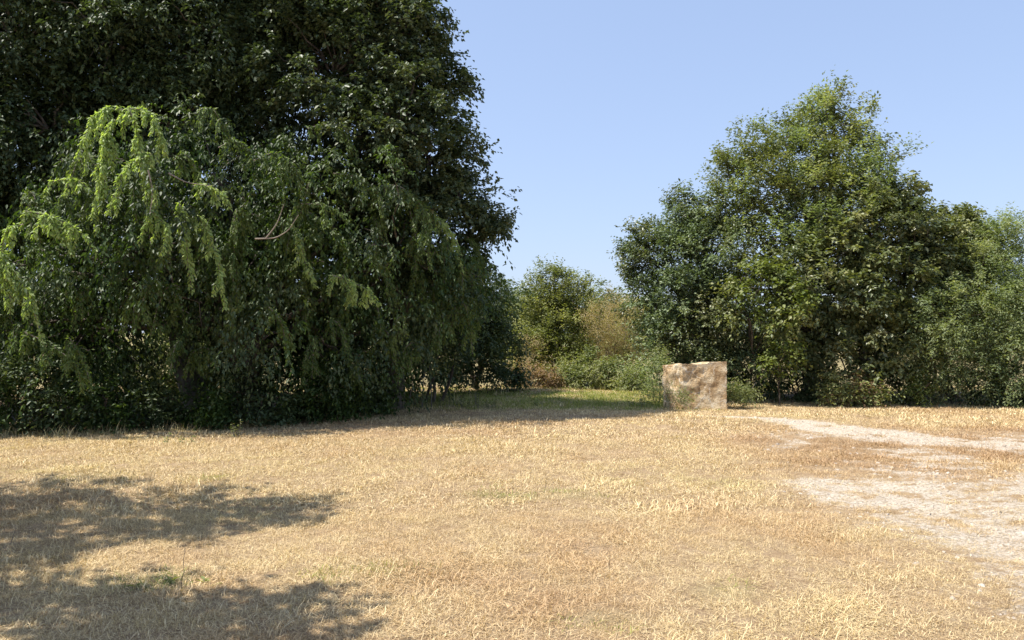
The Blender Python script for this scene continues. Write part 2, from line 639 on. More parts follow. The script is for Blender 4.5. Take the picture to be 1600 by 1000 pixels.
def litter_mask(x, y):
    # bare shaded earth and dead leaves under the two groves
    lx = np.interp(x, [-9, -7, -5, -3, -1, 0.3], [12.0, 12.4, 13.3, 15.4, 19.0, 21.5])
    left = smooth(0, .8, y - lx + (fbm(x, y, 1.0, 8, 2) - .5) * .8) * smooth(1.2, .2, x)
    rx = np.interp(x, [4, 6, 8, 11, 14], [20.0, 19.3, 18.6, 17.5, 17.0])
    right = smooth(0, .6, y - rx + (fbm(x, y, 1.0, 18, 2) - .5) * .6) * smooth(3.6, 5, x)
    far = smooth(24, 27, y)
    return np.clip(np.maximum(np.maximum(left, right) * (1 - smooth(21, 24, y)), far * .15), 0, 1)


def axis(lo, hi, step, far):
    core = np.arange(lo, hi + 1e-6, step)
    g, s, v = [], step, hi
    while v < far:
        s *= 1.22
        v += s
        g.append(v)
    g2, s, v = [], step, lo
    while v > -far:
        s *= 1.22
        v -= s
        g2.append(v)
    return np.array(g2[::-1] + list(core) + g)


gx = axis(-10, 12, .075, 900)
gy = axis(2.5, 20, .075, 1400)
X, Y = np.meshgrid(gx, gy)
xf, yf = X.ravel(), Y.ravel()
Vg = np.stack([xf, yf, height(xf, yf)], 1)
nx, ny = len(gx), len(gy)
ii = (np.arange(ny - 1)[:, None] * nx + np.arange(nx - 1)[None]).ravel()
Qg = np.stack([ii, ii + 1, ii + nx + 1, ii + nx], 1)
gm = gravel_mask(xf, yf)
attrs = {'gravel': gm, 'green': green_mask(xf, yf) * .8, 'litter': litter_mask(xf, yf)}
facem = gm[Qg].mean(1)
fx, fy = xf[Qg].mean(1), yf[Qg].mean(1)
is_path = (facem > .30) & (fx > 2.2) & (fy < 16)


def sub_ground(name, sel):
    q = Qg[sel]
    u, inv = np.unique(q, return_inverse=True)
    o = mesh_obj(name, Vg[u], inv.reshape(q.shape), GROUND, attrs={k: ('POINT', v[u]) for k, v in attrs.items()}, smooth_=True)
    o['kind'] = 'structure'
    return o


sub_ground('ground', ~is_path)
pth = sub_ground('gravel_path', is_path)


# ------------------------------------------------------------------ grass: tufts of real blades spread by geometry nodes
def blades(x, y, hgt, wid, lean, az):
    """curved three-triangle blades rooted at x, y on z = 0"""
    n = len(x)
    dirv = np.stack([np.cos(az), np.sin(az), np.zeros(n)], 1)
    sa = az + rng.normal(size=n) * .7
    sidev = np.stack([-np.sin(sa), np.cos(sa), np.zeros(n)], 1)
    b = np.stack([x, y, np.full(n, -.006)], 1)
    ln = np.minimum(lean, 1.42)[:, None]
    l2 = np.minimum(lean * 1.35 + .15, 1.6)[:, None]
    up = np.array([0, 0, 1.])
    H = hgt[:, None]
    w = wid[:, None]
    m = b + up * H * .55 * np.cos(ln) + dirv * H * .55 * np.sin(ln)
    t = m + up * H * .5 * np.cos(l2) + dirv * H * .5 * np.sin(l2)
    V = np.stack([b - sidev * w * .4, b + sidev * w * .4, m - sidev * w * .5, m + sidev * w * .5, t], 1).reshape(-1, 3)
    i = np.arange(n)[:, None] * 5
    T = np.concatenate([i + [[0, 1, 3]], i + [[0, 3, 2]], i + [[2, 3, 4]]], 1).reshape(-1, 3)
    return V, T


def tuft_set(name, kinds, mat, count, blades_n, rad, h0, h1, w):
    """a collection of differing tufts; kinds gives the share of lying blades"""
    col = bpy.data.collections.new(name)
    for k in range(count):
        lying = kinds[k % len(kinds)]
        n = blades_n
        rr = rad * np.sqrt(rng.random(n))
        th = rng.random(n) * 6.283
        x, y = rr * np.cos(th), rr * np.sin(th)
        wind = rng.random() * 6.283
        ly = rng.random(n) < lying
        lean = np.where(ly, 1.05 + .4 * rng.random(n), .1 + .9 * rng.random(n))
        az = np.where(rng.random(n) < .45, wind + rng.normal(size=n) * .6, rng.random(n) * 6.283)
        H = (h0 + (h1 - h0) * rng.random(n) ** 1.8) * np.where(ly, 1.1, .75)
        W_ = w * (.5 + .8 * rng.random(n))
        V, T = blades(x, y, H, W_, lean, az)
        V[:, 2] += np.repeat(np.where(ly, .012 * rng.random(n), 0), 5)
        o = mesh_obj('tuft', V, T, mat, attrs={'tint': ('FACE', np.repeat(rng.random(n), 3))})
        COL.objects.unlink(o)
        col.objects.link(o)
    return col


def spread(name, P, scl, rot, patch, col, label, cat):
    me = bpy.data.meshes.new(name)
    me.vertices.add(len(P))
    me.vertices.foreach_set('co', np.asarray(P, np.float32).ravel())
    for an, v in (('scl', scl), ('rot', rot), ('patch', patch)):
        a = me.attributes.new(an, 'FLOAT', 'POINT')
        a.data.foreach_set('value', np.asarray(v, np.float32))
    o = bpy.data.objects.new(name, me)
    COL.objects.link(o)
    ng = bpy.data.node_groups.new(name + '_tufts', 'GeometryNodeTree')
    ng.interface.new_socket('Geometry', in_out='INPUT', socket_type='NodeSocketGeometry')
    ng.interface.new_socket('Geometry', in_out='OUTPUT', socket_type='NodeSocketGeometry')
    N, Lk = ng.nodes, ng.links
    gi, go = N.new('NodeGroupInput'), N.new('NodeGroupOutput')
    ci = N.new('GeometryNodeCollectionInfo')
    ci.inputs['Collection'].default_value = col
    ci.inputs['Separate Children'].default_value = True
    ci.inputs['Reset Children'].default_value = True
    ip = N.new('GeometryNodeInstanceOnPoints')
    ip.inputs['Pick Instance'].default_value = True
    Lk.new(gi.outputs[0], ip.inputs['Points'])
    Lk.new(ci.outputs[0], ip.inputs['Instance'])

    def named(an):
        q = N.new('GeometryNodeInputNamedAttribute')
        q.data_type = 'FLOAT'
        q.inputs['Name'].default_value = an
        return q.outputs[0]
    cx = N.new('ShaderNodeCombineXYZ')
    Lk.new(named('rot'), cx.inputs[2])
    Lk.new(cx.outputs[0], ip.inputs['Rotation'])
    Lk.new(named('scl'), ip.inputs['Scale'])
    Lk.new(ip.outputs[0], go.inputs[0])
    md = o.modifiers.new('tufts', 'NODES')
    md.node_group = ng
    tag(o, label, cat, kind='stuff')
    return o


def grass_mat(name, cols, patches, trans=.10):
    """blade colour: per-blade tint times a slow patch colour carried by each tuft"""
    m = leaf_mat(name, cols, .6, trans, .25)
    n, l = m.node_tree.nodes, m.node_tree.links
    rp = [q for q in n if q.type == 'VALTORGB'][0]
    outs = [lk.to_socket for lk in rp.outputs[0].links]
    at = n.new('ShaderNodeAttribute')
    at.attribute_type = 'INSTANCER'
    at.attribute_name = 'patch'
    pr = ramp(n, patches)
    l.new(at.outputs['Fac'], pr.inputs[0])
    mx = n.new('ShaderNodeMix')
    mx.data_type = 'RGBA'
    mx.blend_type = 'MULTIPLY'
    mx.inputs[0].default_value = 1
    for lk in list(rp.outputs[0].links):
        l.remove(lk)
    l.new(rp.outputs[0], mx.inputs[6])
    l.new(pr.outputs[0], mx.inputs[7])
    for q in outs:
        l.new(mx.outputs[2], q)
    return m


def scatter(n, y0, y1, margin=1.3, fr=.70):
    y = np.sqrt(rng.random(n) * (y1 ** 2 - y0 ** 2) + y0 ** 2)
    x = (rng.random(n) * 2 - 1) * (fr * y + margin)
    return x, y


def dry_mask(x, y):
    g = gravel_mask(x, y)
    lit = litter_mask(x, y)
    return np.clip((1 - g * .80), .22, 1) * (1 - .93 * lit) * (1 - .6 * green_mask(x, y))


def dry_tint(x, y, m):
    big = fbm(x, y, .55, 91, 3)
    med = fbm(x, y, 2.2, 95, 2)
    brown = smooth(2.4, 4.2, x) * smooth(14.5, 12.5, y) * .22
    return .1 + .55 * rng.random(m) + .55 * (big - .38) + .5 * (med - .42) - brown


STRAW = grass_mat('dry_straw', [(.26, .19, .12), (.48, .365, .215), (.65, .515, .305), (.79, .655, .415), (.86, .76, .53)],
                  [(.0, (.74, .60, .52)), (.25, (.93, .82, .72)), (.5, (1, .95, .87)), (.75, (1.06, 1.02, .90)), (1, (.88, .90, .68))])
GREENB = grass_mat('green_grass_blade', [(.16, .20, .05), (.25, .29, .08), (.38, .38, .13), (.54, .48, .22)], [(0, (.8, .9, .8)), (.5, (1, 1, 1)), (1, (1.3, 1.15, .9))], .3)
near = tuft_set('near_tufts', (.45, .7, .85, .6, .9), STRAW, 10, 60, .13, .02, .10, .0030)
midt = tuft_set('middle_tufts', (.45, .65, .8, .6), STRAW, 8, 50, .16, .02, .10, .0048)
fart = tuft_set('far_tufts', (.4, .6, .7), STRAW, 6, 50, .24, .025, .11, .0085)
grn = tuft_set('green_tufts', (.2, .35, .3), GREENB, 5, 34, .18, .04, .17, .011)
grn2 = tuft_set('near_green_tufts', (.3, .5), GREENB, 4, 30, .12, .03, .12, .0045)
bare_tuft = tuft_set('single_tufts', (.1, .25), STRAW, 5, 8, .05, .06, .19, .0024)


def patch_value(x, y):
    big = fbm(x, y, .45, 91, 3)
    med = fbm(x, y, 1.7, 95, 3)
    v = .56 + 1.05 * (big - .5) + .85 * (med - .5)
    brown = smooth(2.2, 4.4, x) * smooth(14.8, 12.6, y) * smooth(7.5, 9.5, y) * .5
    brown2 = smooth(1.6, 2.6, x) * smooth(9.5, 8, y) * .22
    return np.clip(v - 1.15 * brown - brown2 + .05 * rng.normal(size=len(x)), 0, 1)


for nm, cl_, per, y0, y1, lb in (('dry_grass', near, 240, 3.3, 7.2, 'short trampled straw coloured grass nearest the camera'),
                                 ('dry_grass', midt, 130, 7.2, 12.2, 'dry straw coloured grass in the middle of the clearing'),
                                 ('dry_grass', fart, 60, 12.2, 24, 'dry grass at the far side of the clearing in front of the trees')):
    area = .70 * (y1 ** 2 - y0 ** 2) + 2.6 * (y1 - y0)
    x, y = scatter(int(area * per), y0, y1)
    keep = rng.random(len(x)) < dry_mask(x, y)
    x, y = x[keep], y[keep]
    tall = smooth(.35, .75, fbm(x, y, 1.9, 71, 3)) * .8 + smooth(.4, .7, fbm(x, y, .5, 73, 2)) * .5
    sc_ = (.62 + .5 * tall) * (.75 + .5 * rng.random(len(x))) * (1 - .55 * gravel_mask(x, y))
    spread(nm, np.stack([x, y, height(x, y)], 1), sc_, rng.random(len(x)) * 6.283, patch_value(x, y), cl_, lb, 'grass')
x, y = scatter(9000, 15.5, 23.2)
keep = rng.random(len(x)) < green_mask(x, y)
x, y = x[keep], y[keep]
spread('green_grass', np.stack([x, y, height(x, y)], 1), .5 + .8 * rng.random(len(x)), rng.random(len(x)) * 6.283, fbm(x, y, .9, 44, 2), grn,
       'strip of green grass growing beyond the straw beside the stone block', 'grass')
x, y = scatter(5000, 3.5, 9)
keep = rng.random(len(x)) < green_mask(x, y)
x, y = x[keep], y[keep]
spread('green_grass', np.stack([x, y, height(x, y)], 1), .5 + .7 * rng.random(len(x)), rng.random(len(x)) * 6.283, fbm(x, y, .9, 44, 2), grn2,
       'faint green flush in the near straw at lower left', 'grass')
x, y = scatter(16000, 11, 21)
lm_ = litter_mask(x, y)
keep = rng.random(len(x)) < np.clip(lm_ * (1 - lm_) * 4, 0, 1) * .8
x, y = x[keep], y[keep]
edge_t = tuft_set('edge_tufts', (.15, .3, .5), STRAW, 5, 26, .14, .06, .26, .007)
spread('long_grass', np.stack([x, y, height(x, y)], 1), .5 + .9 * rng.random(len(x)) ** 1.6, rng.random(len(x)) * 6.283, .75 + .3 * rng.random(len(x)), edge_t,
       'longer unmown grass along the shaded foot of the groves', 'grass')
x, y = scatter(1600, 3.4, 13)
x, y = x[x > -12], y[x > -12]
spread('wispy_grass', np.stack([x, y, height(x, y)], 1), .6 + .9 * rng.random(len(x)) ** 2, rng.random(len(x)) * 6.283, patch_value(x, y), bare_tuft,
       'scattered taller wisps of dry grass standing out of the mown straw', 'grass')

# pebbles on the worn track
n = 26000
x, y = scatter(n, 3.6, 15.5)
keep = (rng.random(n) < gravel_mask(x, y) * .55)
x, y = x[keep], y[keep]
m = len(x)
r = (.006 + .016 * rng.random(m) ** 3) * (1 + y * .05)
octv = np.array([[1, 0, 0], [0, 1, 0], [-1, 0, 0], [0, -1, 0], [0, 0, .7], [.5, .5, .45], [-.5, -.5, .5]])
tri = np.array([[0, 5, 4], [5, 1, 4], [0, 1, 5], [1, 2, 4], [2, 6, 4], [6, 3, 4], [2, 3, 6], [3, 0, 4]])
V = octv[None] * (r[:, None, None]) * (.6 + .8 * rng.random((m, 7, 1)))
an = rng.random(m) * 6.28
ca, sa = np.cos(an)[:, None], np.sin(an)[:, None]
V = np.stack([V[..., 0] * ca - V[..., 1] * sa, V[..., 0] * sa + V[..., 1] * ca, V[..., 2]], -1)
V += np.stack([x, y, height(x, y)], 1)[:, None]
T = (np.arange(m)[:, None, None] * 7 + tri[None]).reshape(-1, 3)
tag(mesh_obj('gravel', V.reshape(-1, 3), T, PEBBLE), 'loose pale gravel lying on the worn track', 'gravel', kind='stuff')


# ------------------------------------------------------------------ stone block
def clip_poly(poly, p, nvec):
    out = []
    for k in range(len(poly)):
        a, b = poly[k], poly[(k + 1) % len(poly)]
        da, db = (a - p) @ nvec, (b - p) @ nvec
        if da <= 0:
            out.append(a)
        if (da < 0 < db) or (db < 0 < da):
            out.append(a + (b - a) * da / (da - db))
    return out


def rock_material():
    m, n, l = newmat('rough_hewn_rock')
    tc = n.new('ShaderNodeTexCoord')

    def noise(sc_, d=8, ro=.65):
        z = n.new('ShaderNodeTexNoise')
        z.inputs['Scale'].default_value = sc_
        z.inputs['Detail'].default_value = d
        z.inputs['Roughness'].default_value = ro
        l.new(tc.outputs['Object'], z.inputs[0])
        return z

    def mix(a, b, f, t='MIX'):
        x = n.new('ShaderNodeMix')
        x.data_type = 'RGBA'
        x.blend_type = t
        for q, v in ((0, f), (6, a), (7, b)):
            if isinstance(v, (float, int)):
                x.inputs[q].default_value = v
            elif isinstance(v, tuple):
                x.inputs[q].default_value = (*v, 1)
            else:
                l.new(v, x.inputs[q])
        return x.outputs[2]
    big, fine = noise(3.4), noise(26, 8, .7)
    base = ramp(n, [(.34, (.32, .20, .10)), (.45, (.50, .355, .20)), (.53, (.64, .495, .31)), (.64, (.78, .66, .46))])
    l.new(big.outputs[0], base.inputs[0])
    sp = ramp(n, [(.35, (.72, .70, .68)), (.62, (1.08, 1.06, 1.04))])
    l.new(fine.outputs[0], sp.inputs[0])
    c = mix(base.outputs[0], sp.outputs[0], 1.0, 'MULTIPLY')
    # thin pale veins, warped and broken
    wv = n.new('ShaderNodeVectorMath')
    wv.operation = 'MULTIPLY_ADD'
    wn_ = noise(5, 4, .6)
    l.new(wn_.outputs['Color'], wv.inputs[0])
    wv.inputs[1].default_value = (.30, .30, .30)
    l.new(tc.outputs['Object'], wv.inputs[2])
    vo = n.new('ShaderNodeTexVoronoi')
    vo.feature = 'DISTANCE_TO_EDGE'
    vo.inputs['Scale'].default_value = 3.2
    l.new(wv.outputs[0], vo.inputs[0])
    ve = ramp(n, [(.0, (1, 1, 1)), (.07, (0, 0, 0))])
    l.new(vo.outputs['Distance'], ve.inputs[0])
    mk = ramp(n, [(.38, (0, 0, 0)), (.55, (.8, .8, .8))])
    l.new(noise(2.6, 3).outputs[0], mk.inputs[0])
    vm = mix(ve.outputs[0], mk.outputs[0], 1.0, 'MULTIPLY')
    c = mix(c, (.78, .70, .56), vm)
    pb_ = n.new('ShaderNodeBsdfPrincipled')
    pb_.inputs['Roughness'].default_value = .95
    pb_.inputs['Specular IOR Level'].default_value = .15
    l.new(c, pb_.inputs['Base Color'])
    bp = n.new('ShaderNodeBump')
    bp.inputs['Strength'].default_value = 1
    bp.inputs['Distance'].default_value = .04
    l.new(fine.outputs[0], bp.inputs['Height'])
    l.new(bp.outputs[0], pb_.inputs['Normal'])
    o = n.new('ShaderNodeOutputMaterial')
    l.new(pb_.outputs[0], o.inputs[0])
    return m


def block():
    """one squat rough-hewn block: flat-ish faces, chipped corners, an uneven top that rises to the right"""
    foot = [np.array([3.27, 17.52]), np.array([3.60, 17.03]), np.array([4.50, 16.90]), np.array([4.20, 17.62])]
    tz = [.87, .925, .975, .93]
    z0 = hz(4, 17.2)
    n_ = 40
    cen = np.array([*np.mean(foot, 0), .45])
    faces = []
    for k in range(4):
        a, b = foot[k], foot[(k + 1) % 4]
        faces.append((np.array([*a, z0 - .15]), np.array([*b, z0 - .15]), np.array([*b, tz[(k + 1) % 4]]), np.array([*a, tz[k]])))
    faces.append(tuple(np.array([*foot[k], tz[k]]) for k in range(4)))
    uu, vv = [q.ravel()[:, None] for q in np.meshgrid(np.linspace(0, 1, n_), np.linspace(0, 1, n_))]
    V, F, off = [], [], 0
    seeds = cen + (rng.random((42, 3)) - .5) * [1.4, 1.0, 1.2]
    lift = rng.random(42)
    for (a, b, c_, d_) in faces:
        P = a * (1 - uu) * (1 - vv) + b * uu * (1 - vv) + c_ * uu * vv + d_ * (1 - uu) * vv
        q = P + np.stack([vnoise(P * 6 + 3 * k) - .5 for k in (1, 2, 3)], 1) * .18
        dist = np.linalg.norm(q[:, None] - seeds[None], axis=2)
        near_ = np.argsort(dist, axis=1)[:, :2]
        d0, d1 = np.take_along_axis(dist, near_[:, :1], 1), np.take_along_axis(dist, near_[:, 1:2], 1)
        w_ = smooth(0, .05, d1 - d0)
        facet = lift[near_[:, 0]][:, None] * (.5 + .5 * w_) + lift[near_[:, 1]][:, None] * (.5 - .5 * w_)
        o_ = norm((P - cen) * [1, 1, .8])
        rough_ = (vnoise(P * 9) - .5)[:, None] * .030 + (vnoise(P * 24 + 9) - .5)[:, None] * .014
        P = P + o_ * ((facet - .6) * .075 + rough_ * 1.4)
        V.append(P)
        i_ = (np.arange(n_ - 1)[:, None] * n_ + np.arange(n_ - 1)[None]).ravel() + off
        F.append(np.stack([i_, i_ + 1, i_ + n_ + 1, i_ + n_], 1))
        off += n_ * n_
    V = np.concatenate(V)
    o = mesh_obj('stone_block', V, np.concatenate(F), rock_material())
    base = np.array([*np.mean(foot, 0), z0], np.float32)
    o.data.transform(__import__('mathutils').Matrix.Translation(-Vector(base.tolist())))
    o.location = base
    tag(o, 'squat rough hewn tan stone block standing alone at the far edge of the straw', 'stone block')


block()


# ------------------------------------------------------------------ weeping tree boughs
def bough(parent, pts, mat, leaf=.085, dens=95, side_shoots=True, spread=.055, name='weeping_bough', label=None, tint0=.2, width=1.0):
    """an arching shoot along pts with two ranks of hanging leaves"""
    pts = np.asarray(pts, float)
    seg = np.linalg.norm(np.diff(pts, axis=0), axis=1)
    s = np.concatenate([[0], np.cumsum(seg)])
    L = s[-1]
    q = np.linspace(0, L, max(6, int(L / .07)))
    P = np.stack([np.interp(q, s, pts[:, k]) for k in range(3)], 1)
    for _ in range(3):
        P[1:-1] = (P[:-2] + 2 * P[1:-1] + P[2:]) / 4
    stems = [(P, np.linspace(.011, .003, len(P)))]
    lines = [(P, 0.)]
    if side_shoots:
        nsd = max(2, int(L / .11))
        for k in range(nsd):
            t = rng.random() * .8
            i = int(t * (len(P) - 1))
            ln = (.12 + .30 * rng.random()) * width
            az = rng.random() * 6.28
            o = np.array([math.cos(az) * .5, math.sin(az) * .45, 0])
            tt = np.linspace(0, 1, 6)[:, None]
            Q = P[i] + o * ln * tt + np.array([0, 0, -1.]) * ln * (tt ** 1.6) * .95 + np.array([0, 0, .06]) * np.sin(tt * 3.14)
            stems.append((Q, np.linspace(.004, .002, 6)))
            lines.append((Q, .1))
    pos, dd, tn = [], [], []
    for Q, tq in lines:
        sg = np.linalg.norm(np.diff(Q, axis=0), axis=1)
        ss = np.concatenate([[0], np.cumsum(sg)])
        n = max(4, int(ss[-1] * dens))
        u = np.sort(rng.random(n)) * ss[-1]
        C = np.stack([np.interp(u, ss, Q[:, k]) for k in range(3)], 1)
        tg = norm(np.stack([np.interp(u, ss, np.gradient(Q[:, k])) for k in range(3)], 1))
        sd = norm(np.cross(tg, np.array([[0., -1., .25]])) + 1e-4)
        sg2 = np.where(np.arange(n) % 2, 1., -1.)[:, None]
        d = norm(tg * .55 + sd * sg2 * .6 + np.array([0, -.1, -.45]) + rng.normal(size=(n, 3)) * .22)
        pos.append(C + rng.normal(size=(n, 3)) * .012)
        dd.append(d)
        tn.append(np.clip(tint0 + tq + .55 * rng.random(n) + .15 * u / ss[-1], 0, 1))
    pos, dd, tn = np.concatenate(pos), np.concatenate(dd), np.concatenate(tn)
    nr = norm(np.array([[-.25, -.45, .8]]) + rng.normal(size=pos.shape) * .35)
    Ls = leaf * (.7 + .5 * rng.random(len(pos)))
    V1, T1 = make_leaves(pos, dd, nr, Ls, Ls * .46)
    V2, T2 = tubes(stems, 4)
    V = np.concatenate([V1, V2])
    T = np.concatenate([T1, T2 + len(V1)])
    mi = np.concatenate([np.zeros(len(T1), int), np.ones(len(T2), int)])
    o = mesh_obj(name, V, T, mat, parent, {'tint': ('FACE', np.concatenate([np.repeat(tn, 2), np.full(len(T2), .5)]))}, mats=[mat, BARKP], midx=mi)
    if label:
        o['label'] = label
    STATS['boughs'] = STATS.get('boughs', 0) + len(T)
    return o


def px_path(pts, d):
    return np.array([W(p[0], p[1], d + (p[2] if len(p) > 2 else 0)) for p in pts])


# ---- left grove: the weeping tree in front
weep = tree('weeping_tree', 'broad weeping tree with long arching bright green shoots in the middle of the left grove', 'tree',
            (-4.6, 14.6), [
                pb(200, 250, 13.9, 75), pb(330, 270, 14.6, 95), pb(80, 400, 13.6, 105), pb(240, 390, 13.9, 115),
                pb(400, 380, 14.8, 120), pb(520, 340, 14.8, 100), pb(620, 390, 15.0, 90), pb(695, 440, 15.5, 62),
                pb(140, 510, 14.0, 85), pb(340, 440, 14.6, 90), pb(470, 500, 15.0, 125), pb(580, 510, 15.6, 90),
                pb(0, 520, 13.6, 90), pb(-60, 420, 13.6, 110)],
            LM['weep'], leaf=.085, asp=.45, clump=.38, nspray=12, nleaf=14, up=-.25, droop=.75, hang=.7, spray=.42,
            trunks=3, tr=.16, dens=.85, rough=.75, mixmat=LM['deep'], mixfrac=.4)  # darker second leaf colour paints shade pockets into the crown
B = [
    ([(212, 185), (205, 166), (190, 172), (165, 166), (143, 180), (134, 215), (131, 270)], 12.6),
    ([(205, 180), (180, 182), (165, 205), (158, 240), (152, 290), (155, 330)], 12.5),
    ([(200, 172), (208, 185), (212, 220), (222, 245), (238, 262)], 12.45),
    ([(200, 168), (222, 170), (240, 182), (247, 215), (243, 250)], 12.5),
    ([(235, 240), (210, 250), (190, 262), (183, 300), (180, 335)], 12.4),
    ([(170, 215), (160, 250), (163, 290), (150, 330), (148, 365)], 12.6),
    ([(230, 265), (236, 300), (232, 340), (215, 380)], 12.4),
    ([(235, 330), (255, 345), (266, 370), (262, 395)], 12.4),
    ([(40, 330), (70, 335), (105, 350), (135, 370), (150, 395)], 12.3),
    ([(60, 338), (85, 350), (105, 375), (112, 400)], 12.3),
    ([(35, 350), (8, 360), (0, 395), (14, 440), (17, 490)], 12.1),
    ([(0, 400), (28, 430), (48, 470), (66, 530)], 12.1),
    ([(-30, 380), (-10, 395), (5, 430), (12, 480)], 12.1),
    ([(75, 285), (100, 278), (125, 282), (140, 300)], 12.6),
    ([(270, 250), (285, 235), (300, 250), (312, 290)], 12.9),
    ([(310, 170), (330, 165), (345, 190), (350, 215)], 13.4),
    ([(300, 290), (325, 290), (345, 300), (358, 322)], 12.8),
    ([(310, 340), (325, 360), (340, 410), (352, 482)], 12.8),
    ([(280, 320), (290, 360), (292, 410), (300, 455)], 12.8),
    ([(455, 350), (470, 380), (478, 420), (492, 448)], 13.6),
    ([(480, 330), (505, 345), (530, 370), (545, 405)], 13.9),
    ([(520, 430), (548, 440), (575, 452), (592, 476)], 13.65),
    ([(535, 430), (545, 445), (548, 470)], 13.65),
    ([(470, 318), (500, 318), (530, 330), (542, 345)], 13.45),
    ([(560, 300), (600, 290), (640, 300), (665, 330), (668, 380), (672, 420)], 14.45),
    ([(600, 290), (650, 310), (690, 345), (715, 380), (722, 430)], 14.85),
    ([(520, 270), (560, 275), (590, 300), (600, 350)], 14.25),
    ([(240, 440), (225, 460), (215, 500)], 12.9),
    ([(110, 530), (130, 560), (142, 600)], 12.4),
    ([(40, 520), (75, 535), (110, 560), (130, 590)], 12.4),
    ([(480, 200), (510, 190), (545, 215), (560, 250)], 14.25),
    ([(395, 250), (430, 235), (460, 260), (470, 300)], 13.45),
    ([(640, 330), (650, 370), (648, 430)], 14.65),
    ([(580, 520), (600, 510), (612, 530), (618, 570)], 14.45),
    ([(340, 230), (365, 215), (392, 235), (400, 275)], 13.8),
    ([(730, 370), (750, 395), (757, 430)], 15.85),
    ([(420, 480), (440, 500), (450, 560)], 13.25),
    ([(340, 560), (325, 540), (300, 548), (288, 590)], 13.6),
]
for k, (pts, d) in enumerate(B):
    z = 9 if k < 14 else 8
    bright = k in (0, 1, 2, 3, 4, 5, 6, 7, 8, 9, 10, 11, 12, 13, 16, 17, 18, 19, 21, 22, 25)
    for rep in range(1):
        P = px_path(pts, d + .12 * rep)
        P += rng.normal(size=3) * .05 * rep
        bough(weep, P, LM['shoot'] if bright else LM['spray'], leaf=.07, tint0=.08 if bright else .3, width=.75 if bright else 1.0, dens=135)
# hanging shoots all over the front of the tree
for k in range(75):
    px = rng.random() * 760 - 20
    ytop = np.interp(px, [0, 130, 480, 650, 770], [330, 230, 230, 310, 400])
    py = ytop + rng.random() * (560 - ytop)
    d = np.interp(px, [0, 300, 600, 800], [12.5, 13.1, 14.4, 15.4]) + rng.random() * .5
    a = W(px, py, d)
    az = rng.random() * math.pi * 2
    reach = .2 + .4 * rng.random()
    ln = .5 + .9 * rng.random()
    t = np.linspace(0, 1, 8)[:, None]
    P = a + np.array([math.cos(az), -abs(math.sin(az)) * .6, 0]) * reach * t + np.array([0, 0, 1.]) * (.25 * np.sin(t * 2.2) - ln * t ** 2)
    if P[-1, 2] < .5:
        continue
    bough(weep, P, LM['spray'], leaf=.07, tint0=.1 if k % 3 else .45, dens=100)

# ---- left grove: tall tree on its right side
tree('oak_tree', 'tallest dark tree of the left grove, its crown edge against the sky', 'tree',
     (-2.6, 17.0), [
         pb(520, -15, 16.9, 100), pb(422, -80, 16.9, 130), pb(562, -30, 16.6, 90), pb(605, 60, 16.2, 80), pb(645, 95, 16.2, 45), pb(658, 165, 16.2, 54), pb(709, 130, 16.2, 20, rz=16),
         pb(670, 245, 16.0, 68), pb(612, 200, 15.8, 100), pb(626, 320, 16.0, 95), pb(722, 318, 16.2, 50), pb(772, 345, 16.3, 22, rz=16), pb(745, 352, 16.3, 22, rz=18),
         pb(522, 120, 16.0, 110), pb(492, 260, 16.2, 110), pb(711, 255, 16.2, 32), pb(640, -5, 16.3, 18), pb(472, -20, 16.4, 110), pb(676, 390, 16.4, 60), pb(655, 45, 16.2, 22)],
     LM['dark'], leaf=.09, asp=.62, clump=.29, nspray=12, nleaf=12, up=.3, spray=.30, tr=.26, dens=1.0, rough=.5)

tree('elder_tree', 'dark bushy tree filling the shade directly behind the weeping tree', 'tree', (-5.2, 17.4),
     [pb(60, 400, 16.4, 110), pb(200, 400, 16.9, 100), pb(330, 410, 17, 95), pb(450, 430, 17.2, 105), pb(560, 480, 17.6, 95), pb(150, 490, 17, 60), pb(400, 520, 17.2, 70), pb(500, 560, 17.4, 70), pb(40, 520, 16.4, 90), pb(120, 310, 16.8, 90), pb(640, 520, 18.2, 70)],
     LM['deep'], leaf=.12, asp=.55, clump=.36, nspray=11, nleaf=11, spray=.4, trunks=2, tr=.14, back=.3, rough=.2, core=.8)

# ---- left grove: high canopy over the weeping tree
tree('elm_tree', 'tall deeply shaded tree behind the weeping tree filling the top left corner', 'tree',
     (-6.6, 17.2), [
         pb(30, 60, 15.8, 120), pb(180, 40, 16.2, 130), pb(330, 60, 16.4, 120), pb(430, 150, 16.6, 90), pb(80, 210, 15.6, 100), pb(280, 190, 16.2, 90),
         pb(0, -140, 16.5, 160), pb(240, -150, 17, 160), pb(400, -40, 16.6, 110), pb(150, -330, 17.5, 160), pb(-150, 0, 16, 140), pb(-140, 220, 15, 140), pb(340, 330, 17, 120), pb(20, 290, 16.6, 110), pb(-120, 330, 16, 120), pb(120, 120, 17.6, 120), pb(260, 100, 17.8, 120)],
     LM['deep'], leaf=.098, asp=.5, clump=.34, nspray=14, nleaf=13, up=.0, droop=.45, spray=.42, tr=.25, bark=BARKP, core=1.1, back=.8, rough=.2)

